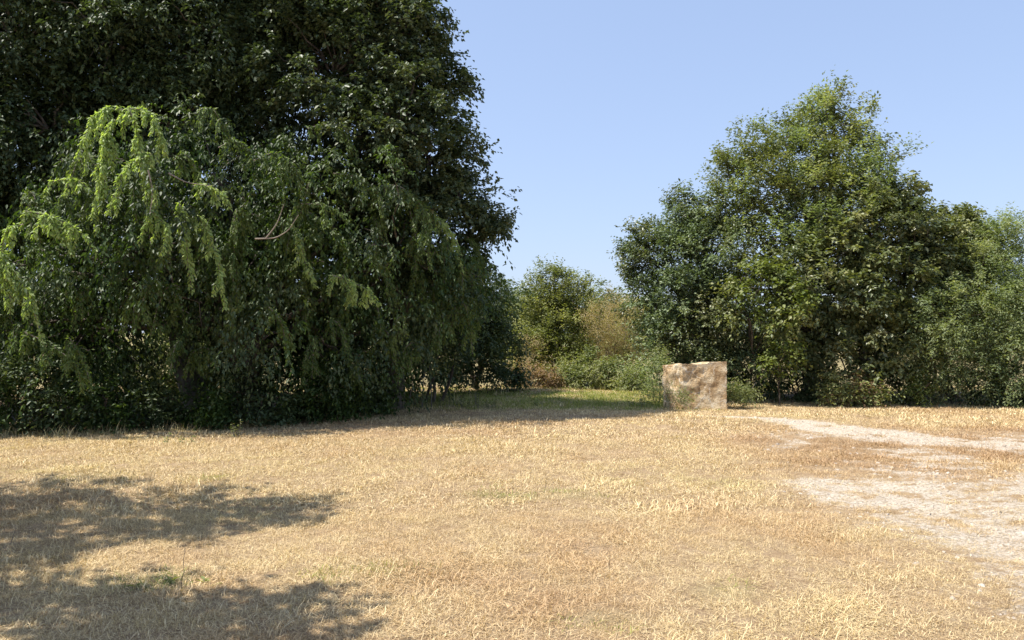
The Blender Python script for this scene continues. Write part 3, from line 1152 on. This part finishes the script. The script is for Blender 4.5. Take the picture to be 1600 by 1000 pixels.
# ---- left grove: lower trees of the far end, by the gap
tree('small_ash_tree', 'low round dark tree closing the right end of the left grove beside the gap', 'tree',
     (-1.0, 22.8), [pb(762, 470, 21.8, 40), pb(778, 540, 22, 30), pb(750, 555, 21.6, 44), pb(720, 520, 21.2, 55), pb(700, 460, 21, 60), pb(785, 580, 22, 20), pb(655, 555, 20, 60)],
     LM['deep'], leaf=.09, clump=.26, nspray=12, nleaf=12, trunks=2, tr=.10)
tree('yellowing_shrub', 'yellow green leafy shrub under the tall oak near the right end of the left grove', 'shrub',
     (-1.9, 18.6), [pb(705, 440, 17.9, 34), pb(680, 470, 17.9, 30), pb(730, 435, 18, 22), pb(690, 520, 18, 40)],
     LM['olive'], leaf=.075, clump=.22, nspray=10, nleaf=11, trunks=3, tr=.05, mixmat=LM['deep'], mixfrac=.5)

# ---- left grove: undergrowth along its foot
us = [(-30, 600, 12.9, 55), (60, 610, 13.1, 60), (150, 620, 13.5, 45), (235, 632, 13.9, 32), (330, 640, 13.9, 26), (410, 622, 14.3, 45), (480, 600, 14.9, 55), (545, 595, 15.6, 45), (585, 610, 16.0, 28)]
ul = ['dark bush at the very left edge under the weeping tree', 'dark bush with pale leaf glints near the left edge under the weeping tree',
      'dark round bush left of the sunlit gap under the weeping tree', 'low dark bush below the sunlit gap under the weeping tree',
      'lowest dark bush right of the sunlit gap under the weeping tree', 'dark bush at the middle of the foot of the left grove',
      'tall dark bush between the middle bush and the nettles', 'dark leafy bush beside the pale nettle stems', 'small grey green bush at the shaded foot of the oak']
for k, (a, lb) in enumerate(zip(us, ul)):
    c = W(a[0], a[1], a[2])
    tree('bush', lb, 'bush', (c[0], c[1] + .1), [pb(*a), pb(a[0] + a[3] * .5, a[1] + a[3] * .45, a[2] - .1, a[3] * .6)], LM['deep' if k % 2 else 'weep'],
         leaf=.075, clump=.22, nspray=10, nleaf=10, trunks=3, tr=.03, group='bushes along the foot of the left grove', zlow=.03)

# sunlit foliage seen through the left grove, from the field beyond it
tree('sunlit_bush', 'sunlit yellow green bush glimpsed under the weeping tree from the field behind', 'bush', tuple(W(290, 600, 20.5)[:2]),
     [pb(300, 560, 20.5, 60), pb(240, 575, 20.5, 40), pb(360, 580, 20.5, 40), pb(150, 580, 21, 50)], LM['herb'], leaf=.09, clump=.25, trunks=3, tr=.04)

# ---- off to the left: the trees whose shade lies over the foreground
def shade(px, row, h, r, ry=None, rz=None):
    g = G(px, row)
    c = g + SH * COT * h
    return (c[0], c[1], h, r, ry or r, rz or r)


tree('field_maple', 'tree left of the camera that throws the curved shade across the near grass', 'tree', (-7.4, 4.6),
     [shade(60, 770, 5.6, .7), shade(230, 780, 5.6, .6), shade(345, 788, 5.8, .42), shade(430, 794, 5.9, .26, rz=.25), shade(-60, 820, 5.8, 1.0), shade(120, 820, 5.6, .55),
      shade(-260, 800, 5.6, 1.3), shade(300, 815, 5.6, .32), shade(-100, 900, 5.2, .7)],
     LM['green'], leaf=.15, clump=.34, nspray=8, nleaf=7, tr=.16, back=1, dens=.62, core=.3)
tree('field_maple', 'tall tree beyond the left edge that shades the left grove', 'tree', (-13.2, 16.4),
     [(-12.8, 16.4, 9.6, 1.9, 1.7, 1.8), (-13.6, 16.2, 7.4, 2.0, 1.6, 1.8), (-13.0, 16.8, 11.8, 1.6, 1.6, 1.4), (-14.2, 17.4, 10.4, 1.8, 1.8, 1.7)],
     LM['green'], leaf=.2, clump=.5, nspray=9, nleaf=8, tr=.22, back=1)
tree('field_maple', 'tree beside the camera whose shade covers the bottom left corner', 'tree', (-6.3, 2.4),
     [shade(80, 965, 5.0, .6), shade(250, 970, 5.0, .5), shade(370, 968, 5.0, .33), shade(-100, 960, 4.8, 1.0), shade(200, 1080, 5, .8), shade(360, 1080, 5.0, .4), shade(-150, 1150, 4.9, 1.1)],
     LM['green'], leaf=.15, clump=.34, nspray=8, nleaf=7, tr=.14, back=1, dens=.62, core=.3)

# ---- right grove
tree('poplar_tree', 'tallest tree of the right grove with an open feathery top against the sky', 'tree', (8.0, 21.5),
     [pb(1290, 200, 20.4, 48), pb(1270, 175, 20.4, 26), pb(1305, 165, 20.4, 24), pb(1345, 205, 20.4, 36), pb(1225, 215, 20.4, 36), pb(1365, 250, 20.4, 30), pb(1170, 250, 20.2, 42), pb(1140, 275, 20.2, 26), pb(1240, 280, 20, 75), pb(1330, 285, 20.2, 65),
      pb(1180, 320, 19.9, 60), pb(1290, 350, 19.7, 90), pb(1200, 400, 19.8, 80)],
     LM['green'], leaf=.085, asp=.5, clump=.26, nspray=10, nleaf=11, up=.75, droop=.05, hang=.1, spray=.34, dens=.9, tr=.17, rough=.5, mixmat=LM['locust'], mixfrac=.35)
tree('holly_oak', 'dark blue green tree at the left end of the right grove next to the gap', 'tree', (4.4, 20.9),
     [pb(1015, 400, 20, 38), pb(1080, 355, 20, 42), pb(1050, 420, 19.8, 55), pb(1110, 400, 19.6, 55), pb(1020, 470, 19.8, 42), pb(1080, 490, 19.4, 60), pb(1040, 540, 19.7, 42), pb(1130, 500, 19.3, 50), pb(1100, 560, 19.3, 50), pb(1005, 375, 20.2, 20), pb(1075, 325, 20.2, 22), pb(1125, 335, 20, 34), pb(1160, 560, 19.4, 50)],
     LM['blue'], leaf=.075, asp=.55, clump=.25, nspray=12, nleaf=12, up=.55, droop=.1, spray=.28, trunks=2, tr=.13, mixmat=LM['glossy'], mixfrac=.4, dens=1.15, core=.9)
tree('laurel_tree', 'broad glossy leaved tree filling the middle of the right grove', 'tree', (9.0, 20.0),
     [pb(1375, 345, 19.4, 54), pb(1440, 365, 19.4, 42), pb(1350, 390, 18.9, 75), pb(1420, 420, 18.8, 70), pb(1280, 440, 18.8, 70), pb(1350, 480, 18.6, 70), pb(1240, 510, 19, 60), pb(1310, 550, 18.9, 60), pb(1400, 530, 18.7, 60), pb(1400, 305, 19.5, 26), pb(1470, 400, 18.9, 40)],
     LM['glossy'], leaf=.105, asp=.6, clump=.28, nspray=11, nleaf=11, up=.4, spray=.28, trunks=2, tr=.16, rough=.5, mixmat=LM['green'], mixfrac=.35)
tree('hazel_tree', 'mid green tree between the glossy tree and the feathery locust', 'tree', (10.9, 20.2),
     [pb(1480, 375, 19.4, 42), pb(1515, 395, 19.2, 36), pb(1500, 440, 18.9, 50), pb(1450, 470, 18.7, 45), pb(1510, 360, 19.6, 18)],
     LM['green'], leaf=.09, asp=.6, clump=.25, trunks=3, tr=.08)
tree('locust_tree', 'soft feathery locust tree at the right edge of the clearing', 'tree', (11.4, 18.6),
     [pb(1570, 400, 18.4, 48), pb(1630, 400, 18.4, 60), pb(1520, 450, 18.2, 50), pb(1590, 480, 17.9, 60), pb(1480, 500, 18.0, 50), pb(1540, 540, 17.8, 50), pb(1620, 560, 17.6, 60), pb(1460, 560, 18.0, 40), pb(1700, 480, 18.2, 90), pb(1560, 370, 18.7, 26), pb(1530, 590, 18, 30)],
     LM['locust'], leaf=.065, asp=.36, clump=.30, nspray=15, nleaf=18, up=.15, droop=.4, hang=.1, spray=.42, trunks=2, tr=.13, dens=1.15, core=.8)
tree('vine_covered_shrub', 'yellow green vine climbing over the dark left part of the right grove', 'shrub', (5.9, 19.4),
     [pb(1190, 450, 18.2, 34), pb(1235, 470, 17.8, 32), pb(1150, 470, 18.3, 24), pb(1215, 500, 17.9, 20), pb(1165, 430, 18.4, 28)],
     LM['yellow'], leaf=.09, asp=.7, clump=.2, nspray=8, nleaf=8, trunks=2, tr=.04, dens=.7, core=.15, mixmat=LM['green'], mixfrac=.4)
tree('yellow_sapling', 'small yellow leafed sapling in front of the dark right grove', 'sapling', (6.0, 18.1),
     [pb(1215, 558, 17.9, 16), pb(1228, 545, 17.9, 10), pb(1205, 570, 17.9, 9)], LM['yellow'], leaf=.085, asp=.7, clump=.14, nspray=6, nleaf=7, tr=.02, dens=.6, core=.1)
ur = [(1100, 590, 19.9, 40, 'deep', 'dark bush directly behind the stone block'),
      (1180, 595, 19.5, 34, 'deep', 'dark bush just right of the stone block at the foot of the grove'),
      (1255, 598, 19.2, 34, 'deep', 'dark bush left of the tawny bramble mound'),
      (1420, 600, 18.3, 30, 'glossy', 'glossy green bush right of the tawny bramble mound'),
      (1490, 606, 18.2, 26, 'deep', 'dark bush under the left side of the locust tree'),
      (1560, 605, 17.8, 34, 'deep', 'dark bush under the locust tree near the right edge'),
      (1640, 610, 17.5, 40, 'deep', 'dark bush under the locust tree cut by the right edge')]
for a in ur:
    c = W(a[0], a[1], a[2])
    tree('bush', a[5], 'bush', (c[0], c[1] + .1), [pb(*a[:4])], LM[a[4]], leaf=.08, clump=.2, nspray=9, nleaf=10, trunks=3, tr=.03,
         group='bushes along the foot of the right grove', zlow=.03)
# low front bushes of the right grove
tree('bramble_mound', 'tawny yellow bramble mound at the foot of the right grove', 'bush', tuple(W(1325, 612, 17.9)[:2]),
     [pb(1320, 606, 17.9, 24), pb(1345, 614, 17.8, 18), pb(1360, 616, 17.7, 12), pb(1300, 614, 17.9, 14)], LM['olive'], leaf=.07, clump=.14, nspray=8, nleaf=9, trunks=2, tr=.02, zlow=.03, mixmat=LM['rust'], mixfrac=.35)
tree('pale_shrub', 'pale yellow green shrub right of the tawny bramble mound', 'bush', tuple(W(1428, 608, 17.9)[:2]),
     [pb(1428, 600, 17.9, 9), pb(1430, 615, 17.9, 8)], LM['yellow'], leaf=.07, clump=.12, nspray=7, nleaf=8, trunks=2, tr=.015, zlow=.03)
tree('small_bush', 'small grey green bush against the right side of the stone block', 'bush', tuple(W(1152, 620, 17.3)[:2]),
     [pb(1150, 620, 17.3, 15, rz=12), pb(1162, 614, 17.4, 9)], LM['herb'], leaf=.055, asp=.35, clump=.12, nspray=8, nleaf=10, trunks=2, tr=.012, zlow=.02, up=.8)
tree('small_bush', 'leafy weed growing up the left corner of the stone block', 'weed', tuple(W(1052, 630, 16.9)[:2]),
     [pb(1050, 622, 16.75, 12, rz=14), pb(1062, 628, 16.7, 8)], LM['herb'], leaf=.045, asp=.35, clump=.1, nspray=6, nleaf=8, trunks=2, tr=.008, zlow=.02, up=1.0, dens=.8)
tree('slender_bush', 'upright green bush standing left of the stone block', 'bush', tuple(W(1024, 620, 18.3)[:2]),
     [pb(1028, 595, 18.3, 11, rz=28), pb(1020, 620, 18.2, 13), pb(1030, 566, 18.5, 7, rz=12)], LM['locust'], leaf=.05, asp=.35, clump=.13, nspray=9, nleaf=10, trunks=3, tr=.015, zlow=.02, up=.9)

# ---- the gap: trees and bushes of the far side
tree('willow_tree', 'olive green tree with a pointed top in the middle of the gap', 'tree', tuple(W(868, 590, 26)[:2]),
     [pb(865, 455, 26, 34), pb(895, 480, 26, 36), pb(845, 490, 26, 34), pb(870, 520, 25.6, 45), pb(900, 545, 25.5, 30), pb(840, 545, 25.7, 28), pb(862, 432, 26, 14), pb(905, 452, 26.2, 18), pb(828, 520, 26, 26), pb(815, 555, 25.6, 22), pb(870, 565, 25, 34), pb(905, 575, 24.8, 28), pb(920, 500, 25.8, 26), pb(835, 470, 26.2, 24)],
     LM['olive'], leaf=.09, asp=.42, clump=.25, nspray=10, nleaf=10, up=.9, droop=.05, hang=0, trunks=3, tr=.07, dens=1.15, core=.8, mixmat=LM['green'], mixfrac=.3)
tree('tawny_shrub', 'feathery brown dried shrub right of the pointed tree in the gap', 'shrub', tuple(W(955, 590, 25)[:2]),
     [pb(948, 500, 24.6, 34), pb(978, 508, 24.4, 30), pb(935, 540, 25, 26), pb(985, 540, 24.8, 24), pb(955, 560, 24.8, 28)],
     LM['tawny'], leaf=.06, asp=.2, clump=.24, nspray=14, nleaf=14, up=1., droop=0, hang=-.2, spray=.4, trunks=3, tr=.05, bark=BARKP)
tree('tawny_shrub', 'dried brown shrub at the left foot of the pointed tree in the gap', 'shrub', tuple(W(825, 590, 25)[:2]),
     [pb(822, 555, 24.8, 18, rz=26), pb(838, 575, 24.6, 16)], LM['tawny'], leaf=.06, asp=.25, clump=.2, nspray=10, nleaf=11, up=.9, trunks=3, tr=.03, bark=BARKP)
tree('rust_fern_clump', 'rusty brown fern clump at the left side of the gap', 'fern', tuple(W(830, 600, 23.6)[:2]),
     [pb(818, 590, 23.6, 16), pb(842, 592, 23.4, 16), pb(858, 600, 23.2, 10)], LM['rust'], leaf=.07, clump=.16, nspray=10, nleaf=10, trunks=2, tr=.015, zlow=.02)
gb = [(880, 590, 23.8, 20, 'herb', 'olive bush below the pointed tree in the gap'), (925, 578, 23.6, 24, 'herb', 'rounded green bush standing in front of the dried shrub'),
      (960, 590, 23.2, 22, 'herb', 'low olive bush right of the rounded green bush in the gap'), (995, 590, 22.8, 18, 'locust', 'green bush in the gap nearest to the right grove'),
      (985, 600, 22.2, 14, 'herb', 'low light green bush at the front of the gap')]
for a in gb:
    c = W(a[0], a[1], a[2])
    tree('bush', a[5], 'bush', (c[0], c[1]), [pb(*a[:4]), pb(a[0] + 8, a[1] + 8, a[2] - .2, a[3] * .7)], LM[a[4]], leaf=.075, clump=.18, nspray=9, nleaf=9, trunks=3, tr=.02, zlow=.03, group='bushes in the gap')
ft = [(797, 470, 34, 26, 'pale', 'pale hazy tree just right of the left grove'), (815, 480, 36, 22, 'pale', 'second hazy tree behind the pointed tree on its left'),
      (928, 462, 38, 16, 'pale', 'slim far tree top right of the pointed tree'), (952, 482, 38, 18, 'pale', 'low far tree behind the dried shrub'), (985, 490, 34, 20, 'olive', 'far olive tree behind the left end of the right grove')]
for a in ft:
    c = W(a[0], a[1], a[2])
    tree('far_tree', a[5], 'tree', (c[0], c[1]), [pb(*a[:4]), pb(a[0] - 3, a[1] + 40, a[2], a[3] * 1.5), pb(a[0] + 4, a[1] + 75, a[2], a[3] * 1.6)], LM[a[4]], leaf=.14, clump=.35, nspray=9, nleaf=9, spray=.4, tr=.12, group='far trees seen through the gap')


# far woodland closing the horizon
def woodland():
    cs, tn = [], []
    for k in range(1400):
        ang = (rng.random() * 2 - 1) * (1.15 if k % 2 else .28)
        d = 48 + 30 * rng.random()
        x_, y_ = math.sin(ang) * d, math.cos(ang) * d
        top = 2.6 + 2.0 * float(vnoise(np.array([[x_ * .12, y_ * .12, 4.]]))[0])
        cs.append([x_, y_, top * rng.random() ** .6])
        tn.append(rng.random())
    cs = np.array(cs)
    tn = np.array(tn)
    idx = np.repeat(np.arange(len(cs)), 34)
    A = cs[idx] + rng.normal(size=(len(idx), 3)) * [.8, .8, .32]
    A[:, 2] = np.abs(A[:, 2])
    d = norm(rng.normal(size=A.shape))
    nr = norm(np.array([[0, 0, 1.]]) + rng.normal(size=A.shape) * .6)
    L = np.where(np.abs(cs[idx][:, 0] / cs[idx][:, 1]) < .3, .24, .5) * (.6 + .8 * rng.random(len(A)))
    V, T = make_leaves(A, d, nr, L, L * .7)
    o = mesh_obj('far_woodland', V, T, LM['pale'], attrs={'tint': ('FACE', np.repeat(tn[idx] * .5 + rng.random(len(A)) * .5, 2))})
    tag(o, 'distant belt of trees closing the horizon beyond the clearing', 'woodland', kind='stuff')
    STATS['wood'] = len(T)


woodland()


# ------------------------------------------------------------------ weeds, stalks and bare twigs
def twig_thing(name, label, cat, base3, paths, mat=None, group=None, sides=4):
    root = tag(empty(name, base3), label, cat, group)
    V, T = tubes(paths, sides)
    mesh_obj('stem', V, T, mat or BARKP, root)
    return root


# tall pale dead stems at the foot of the oak
for k, (px, r0, r1, lb) in enumerate([(675, 545, 625, 'tall pale dead stem leaning in the dark under the oak'), (660, 560, 628, 'second thin dead stem left of the tall pale one'),
                                       (640, 570, 630, 'short thin dead stem beside the nettles under the oak')]):
    d = 17.2
    a, b = W(px, r1, d), W(px - 4 + 6 * k, r0, d)
    a[2] = hz(a[0], a[1])
    twig_thing('dead_stem', lb, 'plant stem', tuple(a), [limb(a, b, .012, .004, 7, .02)], group='dead stems under the oak')


def nettle(px, row, hpx, n, label, mat, group):
    g = G(px, row)
    d = g[1]
    base = (g[0], d, hz(g[0], d))
    root = tag(empty('weed', base), label, 'weed', group)
    Hm = hpx * d / FOC
    st, pos, dd = [], [], []
    for k in range(n):
        b = np.array(base) + [rng.normal() * .05 * n ** .5, rng.normal() * .05, -.02]
        tip = b + [rng.normal() * .14 * Hm, rng.normal() * .1 * Hm, Hm * (.6 + .5 * rng.random())]
        P, R = limb(b, tip, .006, .002, 7, .05)
        st.append((P, R))
        m_ = int(10 + Hm * 40)
        t = rng.random(m_) ** .8
        q = b + (tip - b) * t[:, None]
        az = rng.random(m_) * 6.28
        pos.append(q)
        dd.append(norm(np.stack([np.cos(az), np.sin(az), .25 + rng.normal(size=m_) * .3], 1)))
    for one in st:
        V, T = tubes([one], 4)
        mesh_obj('stem', V, T, BARKP, root)
    pos, dd = np.concatenate(pos), np.concatenate(dd)
    L = .05 * (.6 + .8 * rng.random(len(pos)))
    nr = norm(np.array([[0, 0, 1.]]) + rng.normal(size=pos.shape) * .3)
    V, T = make_leaves(pos, dd, nr, L, L * .42)
    o = mesh_obj('foliage', V, T, mat, root, {'tint': ('FACE', np.repeat(rng.random(len(pos)), 2))})
    o['kind'] = 'stuff'


for px, row, hp, n_, lb, mt in [
    (625, 638, 60, 7, 'grey green nettle clump at the corner of the left grove', 'herb'),
    (655, 636, 42, 6, 'leafy weed with reddish stems just right of the nettle clump', 'herb'),
    (735, 636, 34, 9, 'dark low weed clump at the edge of the green grass in the shade', 'green'),
    (700, 634, 22, 8, 'low leafy weed left of the dark clump in the shade', 'herb'),
    (760, 634, 18, 6, 'small weed right of the dark clump by the green grass', 'herb'),
    (845, 632, 16, 4, 'small weed in the middle of the green grass', 'herb'),
    (1000, 634, 24, 6, 'weed tuft in the green grass left of the stone block', 'herb'),
    (365, 680, 36, 4, 'pale weed standing at the shade edge under the weeping tree', 'herb'),
    (285, 690, 22, 4, 'small pale weed left of the taller one at the shade edge', 'herb'),
    (1180, 628, 14, 4, 'little weed on the grass right of the stone block', 'herb'),
    (1395, 628, 16, 5, 'little weed in front of the bramble mound', 'olive'),
    (275, 905, 18, 6, 'low green weed tuft in the near shade at lower left', 'grassgreen')]:
    nettle(px, row, hp * .75, n_, lb, LM[mt], 'weeds in the clearing')

# single tall grass stalks near the camera
for px, row, hp, lean, lb in [(286, 912, 72, 6, 'tall thin dark grass stalk in the near shade'), (950, 888, 22, 3, 'short dark stalk standing in the sunlit grass right of centre'),
                              (792, 790, 18, 1, 'short dark stalk standing in the sunlit grass at centre'), (852, 762, 16, 2, 'little dark stalk in the far sunlit grass'),
                              (20, 845, 26, 8, 'pale stalk in the shade near the left edge')]:
    g = G(px, row)
    a = np.array([g[0], g[1], hz(*g)])
    b = a + np.array([lean * g[1] / FOC, 0, hp * g[1] / FOC])
    twig_thing('grass_stalk', lb, 'grass stalk', tuple(a), [limb(a, b, .0025, .0012, 6, .03)], mat=BARK if 'dark' in lb else BARKP, group='single tall stalks in the grass')


# bare twigs that stand out from the left grove (parts of their trees)
def bare(parent, pts, d, r0=.014, r1=.004):
    P = px_path(pts, d)
    s = np.linspace(0, 1, len(P))
    q = np.linspace(0, 1, len(P) * 4)
    Q = np.stack([np.interp(q, s, P[:, k]) for k in range(3)], 1)
    for _ in range(2):
        Q[1:-1] = (Q[:-2] + 2 * Q[1:-1] + Q[2:]) / 4
    return Q, np.linspace(r0, r1, len(Q))


for pp, d in (([(398, 373), (430, 372), (450, 360), (466, 335)], 12.9), ([(415, 372), (432, 350), (443, 318)], 12.9), ([(595, 290), (620, 288), (640, 300)], 14.6), ([(230, 265), (238, 300), (233, 335)], 12.2),
              ([(262, 270), (290, 285), (330, 290)], 12.5)):
    V, T = tubes([bare(weep, pp, d)], 5)
    mesh_obj('bare_branch', V, T, LM['twig'], weep, {'tint': ('FACE', np.full(len(T), .6))})

# dead leaves and twigs scattered below the groves
n = 16000
x, y = scatter(n, 11, 21, 1)
keep = rng.random(n) < litter_mask(x, y) * .9 + .01
x, y = x[keep], y[keep]
pos = np.stack([x, y, height(x, y) + .01 + .02 * rng.random(len(x))], 1)
d = norm(rng.normal(size=pos.shape) * [1, 1, .25])
nr = norm(np.array([[0, 0, 1.]]) + rng.normal(size=pos.shape) * .35)
L = .07 * (.5 + rng.random(len(x)))
V, T = make_leaves(pos, d, nr, L, L * .5)
tag(mesh_obj('fallen_leaves', V, T, LM['rust'], attrs={'tint': ('FACE', np.repeat(rng.random(len(x)), 2))}), 'dead brown leaves lying in the shade under the groves', 'fallen leaves', kind='stuff')
